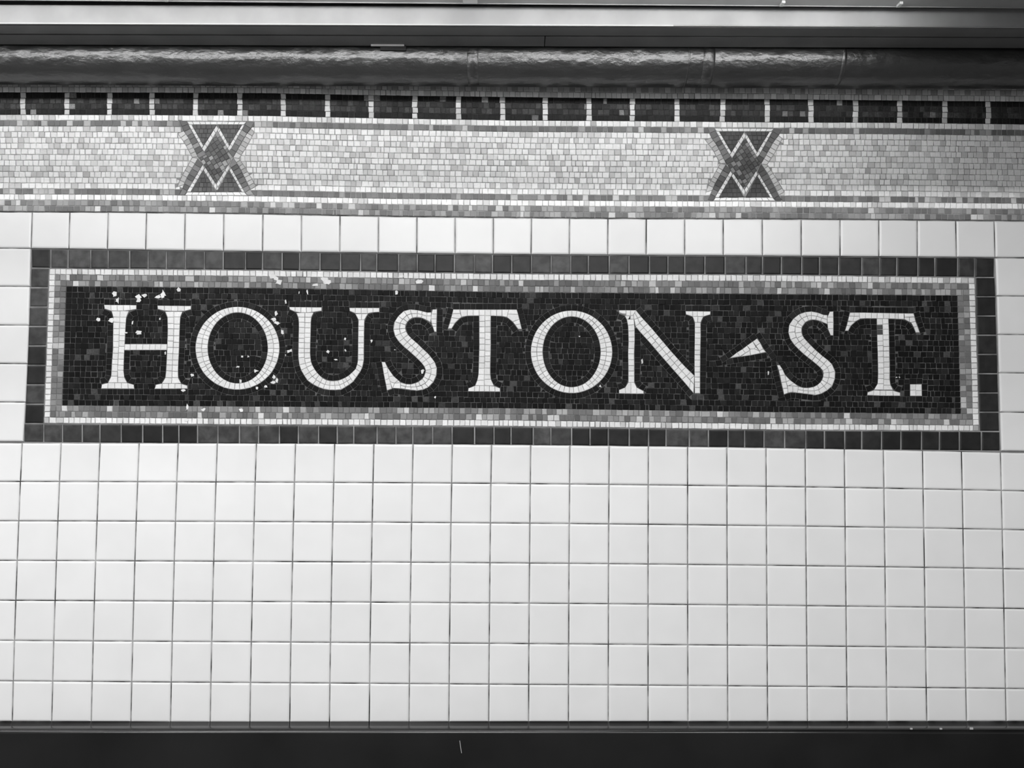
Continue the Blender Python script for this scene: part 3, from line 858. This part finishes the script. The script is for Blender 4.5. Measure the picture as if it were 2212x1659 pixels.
for k in range(3):
    fa, fb = k / 3, (k + 1) / 3
    xl = lambda y, f: lerp(WL(y), LT(y), f)
    xr = lambda y, f: lerp(WR(y), RT(y), f)
    # top and bottom
    for top in (True, False):
        o, i = (w_top, f_top) if top else (w_bot, f_bot)
        ya, yb2 = between(o, i, fa), between(o, i, fb)
        yy = ya(400)
        x0, x1 = xl(yy, fa), xr(yy + 15, fa)
        xs = run(x0, x1, 12.4, (419.0,) if top else (1516.0,))
        for a, b in zip(xs, xs[1:]):
            p = cell(a, b, ya, yb2) if top else cell(a, b, yb2, ya)
            if k == 0: white_b.append((p, random.uniform(0.64, 0.8) if random.random() > 0.08 else random.uniform(0.35, 0.55)))
            else:
                t = random.choice((0.12, 0.14, 0.16, 0.18, 0.21, 0.26, 0.34)) * (1 + 0.25 * smooth_noise(a, k * 3.1 + top))
                if random.random() < 0.06: t = random.uniform(0.45, 0.65)
                grey_b.append((p, t))
    # the two ends
    for leftside in (True, False):
        fx = xl if leftside else xr
        xm = 120 if leftside else 2090
        y0 = between(w_top, f_top, fb)(xm); y1 = between(w_bot, f_bot, fb)(xm)
        n = round((y1 - y0) / 12.4)
        for q in range(n):
            a, b = lerp(y0, y1, q / n), lerp(y0, y1, (q + 1) / n)
            j = lambda: random.uniform(-0.45, 0.45)
            p = [(fx(a, fa) + j(), a + j()), (fx(a, fb) + j(), a + j()), (fx(b, fb) + j(), b + j()), (fx(b, fa) + j(), b + j())]
            if k == 0: white_b.append((p, random.uniform(0.62, 0.8)))
            else: grey_b.append((p, random.choice((0.13, 0.15, 0.18, 0.2, 0.24, 0.34)) if random.random() > 0.07 else 0.5))

# frame of larger dark tiles
frame_p = []


def ftone(x):                       # more of the light grey tiles on the left of the panel
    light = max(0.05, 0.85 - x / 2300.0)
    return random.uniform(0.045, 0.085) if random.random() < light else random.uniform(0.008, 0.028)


N1 = 50
tj = [i / N1 + (random.uniform(-0.0022, 0.0022) if 0 < i < N1 else 0) for i in range(N1 + 1)]
bj = [i / N1 + (random.uniform(-0.0022, 0.0022) if 0 < i < N1 else 0) for i in range(N1 + 1)]
st = lambda x: sign_top(x) + 0.6
sb = lambda x: sign_bot(x) + 0.4
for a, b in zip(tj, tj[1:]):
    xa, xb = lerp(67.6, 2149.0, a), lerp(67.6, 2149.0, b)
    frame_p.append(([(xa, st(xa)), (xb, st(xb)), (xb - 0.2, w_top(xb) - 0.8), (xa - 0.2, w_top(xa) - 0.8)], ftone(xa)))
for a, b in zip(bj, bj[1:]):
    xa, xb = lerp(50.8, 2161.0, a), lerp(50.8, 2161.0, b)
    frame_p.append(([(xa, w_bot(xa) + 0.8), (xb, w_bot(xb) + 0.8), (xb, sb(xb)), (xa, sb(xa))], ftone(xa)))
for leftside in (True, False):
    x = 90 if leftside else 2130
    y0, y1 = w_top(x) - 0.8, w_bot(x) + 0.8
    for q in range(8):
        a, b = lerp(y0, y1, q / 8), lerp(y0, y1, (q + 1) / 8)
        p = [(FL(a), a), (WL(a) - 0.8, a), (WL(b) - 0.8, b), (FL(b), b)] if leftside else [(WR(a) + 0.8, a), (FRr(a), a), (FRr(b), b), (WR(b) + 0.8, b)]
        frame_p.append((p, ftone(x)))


def ribbon(xa, xb, top, bot, n=24):
    xs = [lerp(xa, xb, i / n) for i in range(n + 1)]
    return [[(a, top(a)), (b, top(b)), (b, bot(b)), (a, bot(a))] for a, b in zip(xs, xs[1:])]


polyplate([[(FL(y0), y0), (FRr(y0 + 17), y0 + 17), (FRr(y1 + 17), y1 + 17), (FL(y1), y1)] for y0, y1 in ((539, 745), (745, 954))], 0, 0.0026, M_GROUT_MID, 'frame_mortar', sign)
polyplate(ribbon(101, 2110, w_top, w_bot), 0, 0.0030, M_GROUT_MID, 'border_mortar', sign)
polyplate(ribbon(139, 2072, f_top, f_bot), 0, 0.0034, M_GROUT_DK, 'field_mortar', sign)
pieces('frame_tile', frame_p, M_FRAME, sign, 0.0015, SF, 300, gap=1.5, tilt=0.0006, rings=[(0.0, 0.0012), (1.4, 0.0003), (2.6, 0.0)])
pieces('white_border_tessera', white_b, M_TESS, sign, 0.002, SF, 300, 'white_border_tesserae', gap=0.6)
pieces('grey_border_tessera', grey_b, M_TESS, sign, 0.002, SF, 300, 'grey_border_tesserae', gap=0.5)
pieces('dark_field_tessera', dark_p, M_DARK, sign, 0.002, SF, 300, 'dark_field_tesserae', gap=0.44)
for label, kept, hs in LETTERS:
    L = polyplate(kept, 0, 0.0037, M_GROUT_LT, 'letter' if 'letter' in label else ('full_stop' if 'stop' in label else 'wedge_mark'), sign)
    tag(L, label)
    for p in kept:
        t = random.uniform(0.7, 0.82)
        c = (sum(q[0] for q in p) / len(p), sum(q[1] for q in p) / len(p))
        if 'T at the right' in label and 1893 < c[0] < 1907 and 698 < c[1] < 724: t = 0.06
        pr = prism(p, 0.003, SF + 0.0002, gap=0.5)
        if pr: link('tessera', pr[0], pr[1], M_TESS, L, [t] * len(pr[0]))

# bare patches where stones have broken away
chips = [(249, 637, 6, 6), (253, 650, 4, 7), (298, 642, 8, 6), (299, 650, 5, 4), (313, 638, 6, 4), (341, 641, 7, 4), (352, 637, 5, 9), (385, 626, 5, 5), (212, 690, 5, 5), (240, 691, 8, 5), (300, 719, 6, 4), (286, 697, 2, 5), (345, 689, 2, 3), (272, 719, 4, 1.6),
         (357, 763, 2, 4), (415, 810, 4, 3), (396, 844, 5, 3), (596, 677, 3, 6), (592, 690, 6, 5), (598, 698, 6, 4), (610, 717, 3, 6), (617, 652, 2, 5), (626, 758, 7, 5), (617, 767, 2, 4), (523, 770, 3, 3), (536, 770, 3, 3), (552, 802, 6, 4), (514, 792, 5, 2.4), (591, 815, 4, 5), (598, 822, 3, 6), (590, 826, 6, 3),
         (574, 835, 4, 3), (555, 838, 4, 3), (520, 824, 3, 5), (664, 631, 2, 6), (646, 632, 1.5, 4), (857, 632, 3, 5), (745, 732, 3, 4), (708, 760, 4, 4), (746, 757, 2, 4), (802, 736, 3, 5), (726, 777, 4, 1.5), (914, 803, 4, 5), (853, 756, 3, 1.5),
         (589, 596, 7, 6), (601, 610, 8, 7), (596, 601, 6, 6), (700, 603, 10, 5), (708, 609, 9, 6), (682, 615, 7, 3), (908, 608, 9, 5), (865, 598, 7, 2.5), (940, 858, 2.4, 3), (1252, 727, 3, 2), (1387, 780, 2, 6), (1297, 834, 3, 4), (1660, 806, 2, 5), (1937, 815, 2, 1.6), (1943, 815, 2, 1.6), (404, 882, 3, 7), (440, 885, 6, 4), (520, 886, 5, 4), (403, 908, 7, 4)]
for x, y, rx, ry in chips:
    V, F = [], []
    for k in range(2 if rx > 3 or ry > 4 else 1):          # a flake with broken, angular edges
        n = random.choice((3, 4, 4, 5)); ph = random.uniform(0, 6); ox, oy = random.uniform(-0.35, 0.35) * rx * k, random.uniform(-0.35, 0.35) * ry * k
        poly = [(x + ox + rx * random.uniform(0.75, 1.2) * math.cos(ph + (i + random.uniform(-0.25, 0.25)) * 6.283 / n), y + oy + ry * random.uniform(0.75, 1.2) * math.sin(ph + (i + random.uniform(-0.25, 0.25)) * 6.283 / n)) for i in range(n)]
        pr = prism(poly, 0.002, SF + 0.0009 + 0.00015 * k, gap=0.0, bev=0.3, rim=0.0003)
        if pr:
            o = len(V); V += pr[0]; F += [tuple(i + o for i in f) for f in pr[1]]
    if V: link('plaster_patch', V, F, M_PLASTER, sign, [random.uniform(0.72, 0.82)] * len(V))

# ================================================================== BLACK BASE, FLOOR, CEILING
base_v, base_f = [], []
za = unproj(0, 1556, 0.0).z; zb = unproj(2212, 1556, 0.0).z


def zkerb(x, dz): return lerp(za, zb, (x - unproj(0, 1556, 0).x) / (unproj(2212, 1556, 0).x - unproj(0, 1556, 0).x)) + dz


prof = [(0.0, 0.0), (0.046, -0.003)] + [(0.046 + 0.012 * math.sin(math.radians(a)), -0.015 + 0.012 * math.cos(math.radians(a))) for a in range(10, 91, 10)] + [(0.058, -5.0), (0.0, -5.0)]
for x in [i * 0.2 - 5.0 for i in range(51)]:
    for d, dz in prof: base_v.append((x, -d, 0.0 if dz < -1 else zkerb(max(-2, min(2, x)), dz)))
n = len(prof)
for s in range(50):
    for i in range(n):
        j = (i + 1) % n; base_f.append((s * n + i, s * n + j, (s + 1) * n + j, (s + 1) * n + i))
base_f += [tuple(range(n)), tuple(range(50 * n, 51 * n))]
BASE = tag(fix_normals(link('baseboard_back', base_v, base_f, M_BASE, smooth=True)), kind='structure')
for px, y0, y1, w in ((993, 1600, 1627, 1.2), (1969, 1573, 1576, 5), (2033, 1573, 1576, 5), (2099, 1572, 1576, 7)):
    a = unproj(px, y0, 0.0585); b = unproj(px + (4 if w < 2 else 0), y1, 0.0585); h = w * 0.0006   # scratches in the black paint
    link('paint_scratch', [(a.x - h, -0.0584, a.z), (a.x + h, -0.0584, a.z), (b.x + h, -0.0584, b.z), (b.x - h, -0.0584, b.z),
                           (a.x - h, -0.056, a.z), (a.x + h, -0.056, a.z), (b.x + h, -0.056, b.z), (b.x - h, -0.056, b.z)],
         [(3, 2, 1, 0), (0, 1, 5, 4), (1, 2, 6, 5), (2, 3, 7, 6), (3, 0, 4, 7)], M_STEEL, BASE)
tag(link('floor', *boxv(-6, 6, 0.0, 9.0, -0.1, 0.0), M_FLOOR), kind='structure')
tag(link('shade_beam_1', *boxv(-6, 6, 0.76, 0.92, 2.385, 3.4), M_CEIL), kind='structure')     # unseen beam added to keep lamp light off the upper wall
tag(link('ceiling', *boxv(-6, 6, -0.25, 9.0, 3.4, 3.5), M_CEIL), kind='structure')

# ================================================================== BLACK PIPE UNDER THE LAMP
pipe = empty('pipe', (0, -0.056, 2.5))
tag(pipe, 'thick black glossy pipe with bumpy paint running along the top of the mosaic band', 'pipe')
pl = unproj(0, 132.0, 0.0695); pr_ = unproj(2212, 142.0, 0.0695)


def pipe_axis(x): return lerp(pl.z, pr_.z, (x - pl.x) / (pr_.x - pl.x))


def tube(x0, x1, r, dep, seg, nx, zf, wob=0.0):
    V, F = [], []
    for i in range(nx + 1):
        x = lerp(x0, x1, i / nx)
        for k in range(seg):
            a = 2 * math.pi * k / seg
            rr = r * (1 + wob * (math.sin(x * 7 + 2 * math.cos(a)) + 0.6 * math.sin(x * 17.3 + 3 * math.sin(a))))
            V.append((x, -dep + rr * math.cos(a), zf(x) + rr * math.sin(a)))
    for i in range(nx):
        for k in range(seg):
            j = (k + 1) % seg; F.append((i * seg + k, i * seg + j, (i + 1) * seg + j, (i + 1) * seg + k))
    F += [tuple(range(seg)), tuple(range(nx * seg, nx * seg + seg))]
    return V, F


R = 0.0615
fix_normals(link('pipe_run', *tube(-2.6, 2.6, R, 0.0695, 40, 90, pipe_axis, 0.006), M_PIPE, pipe, smooth=True))
for xa, xb, rr, nm in ((1010, 1034, 0.0007, 'paint_seam'), (1483, 1487, 0.0012, 'collar_edge'), (1516, 1541, 0.0011, 'strap'), (1813, 1822, 0.0008, 'strap')):
    a = unproj(xa, 120, 0.11).x; b = unproj(xb, 120, 0.11).x
    fix_normals(link(nm, *tube(a, b, R + rr, 0.0695, 40, 2, pipe_axis, 0.0), M_PIPE, pipe, smooth=True))

# ================================================================== DARK METAL TRUNKING ABOVE THE PIPE
trunk = empty('metal_trunking', (0, -0.15, 2.6))
tag(trunk, 'dark grey metal trunking in two long strips just above the black pipe', 'trunking')


def bar_between(name, m, parent, profile, xpx0=None, xpx1=None, dref=0.2):
    x0 = -2.6 if xpx0 is None else unproj(xpx0, 60, dref).x
    x1 = 2.6 if xpx1 is None else unproj(xpx1, 60, dref).x
    V, F = loft(profile, x0, x1)
    return fix_normals(link(name, V, F, m, parent))


def dz(d, yl, yr, add):
    """same wall-parallel line, moved up by add metres: returned as pixel rows at that depth"""
    k = FPX / (-(CAM.y) - d)
    return d, yl - add * k * 0.82, yr - add * k * 0.82


rear = [(0.1335, 96.0, 104.0), (0.180, 75.3, 82.5), dz(0.180, 75.3, 82.5, 0.05), dz(0.1335, 96.0, 104.0, 0.05)]
front = [(0.185, 73.0, 80.0), (0.2235, 55.0, 62.5), dz(0.2235, 55.0, 62.5, 0.03), dz(0.185, 73.0, 80.0, 0.04)]
bar_between('rear_strip', M_TRUNK, trunk, rear, None, 1175.2, 0.13)
bar_between('rear_strip', M_TRUNK, trunk, rear, 1177.0, None, 0.13)
bar_between('front_strip', M_TRUNK, trunk, front)
a = unproj(801, 97, 0.14).x; b = unproj(873, 97, 0.14).x
z = unproj(840, 97.0, 0.14).z
link('clip', *boxv(a, b, 0.1365, 0.141, z - 0.003, z + 0.008), M_STEEL, trunk)
a = unproj(822, 104, 0.134).x; b = unproj(877, 104, 0.134).x
link('clip_shade', *boxv(a, b, 0.1325, 0.1362, z - 0.013, z + 0.006), M_CLIP_SHADE, trunk)  # dark block put in for the shadow the clip casts on the pipe

# ================================================================== WHITE LIGHT FITTING (its tubes hang just above the picture)
fit = empty('light_fitting', (0, -0.35, 2.62))
tag(fit, 'long pale enamel light fitting above the dark trunking at the top of the wall', 'light fitting')
fascia = [(0.234, 49.0, 56.6), (0.234, 10.5, 18.5), (0.224, 10.5, 18.5), (0.224, 53.5, 61.0)]
bar_between('fascia', M_ENAMEL, fit, fascia)
lipp = [(0.2365, 51.2, 59.0), (0.2365, 48.8, 56.6), (0.2345, 48.8, 56.6), (0.2345, 51.2, 59.0)]
bar_between('lip', M_LIP, fit, lipp, None, 1455, 0.2365)
lipp2 = [(0.2358, 50.8, 58.6), (0.2358, 49.2, 57.0), (0.2345, 49.2, 57.0), (0.2345, 50.8, 58.6)]
bar_between('lip', M_ENAMEL, fit, lipp2, 1456, None, 0.2365)
hz = unproj(1106, 7.0, 0.268).z
link('housing', *boxv(-2.6, 2.6, 0.268, 0.62, hz, hz + 0.12), M_HOUSE, fit)
link('housing_edge', *boxv(-2.6, 2.6, 0.265, 0.2675, hz - 0.0015, hz + 0.004), M_ENAMEL, fit)
TZ, TD = 2.575, 0.42
for xa, xb in ((-2.75, -1.55), (-1.50, -0.115), (-0.065, 1.0)):
    fix_normals(link('tube', *tube(xa, xb, 0.019, TD, 16, 1, lambda x: TZ), M_TUBE, fit, smooth=True))
for x in (-1.548, -1.525, -0.112, -0.087, 0.932):
    link('lamp_holder', *boxv(x, x + 0.022, TD - 0.028, TD + 0.028, TZ - 0.024, hz), M_ENAMEL, fit)
xa = unproj(1000, 2, 0.28).x; xb = unproj(1031, 2, 0.28).x
link('socket', *boxv(xa, xb, 0.271, 0.33, hz - 0.004, hz), M_LIP, fit)
for px in (357, 1690, 1943):
    x = unproj(px, 3, 0.28).x
    link('spring_clip', *boxv(x - 0.004, x + 0.004, 0.272, 0.29, hz - 0.006, hz), M_STEEL, fit)
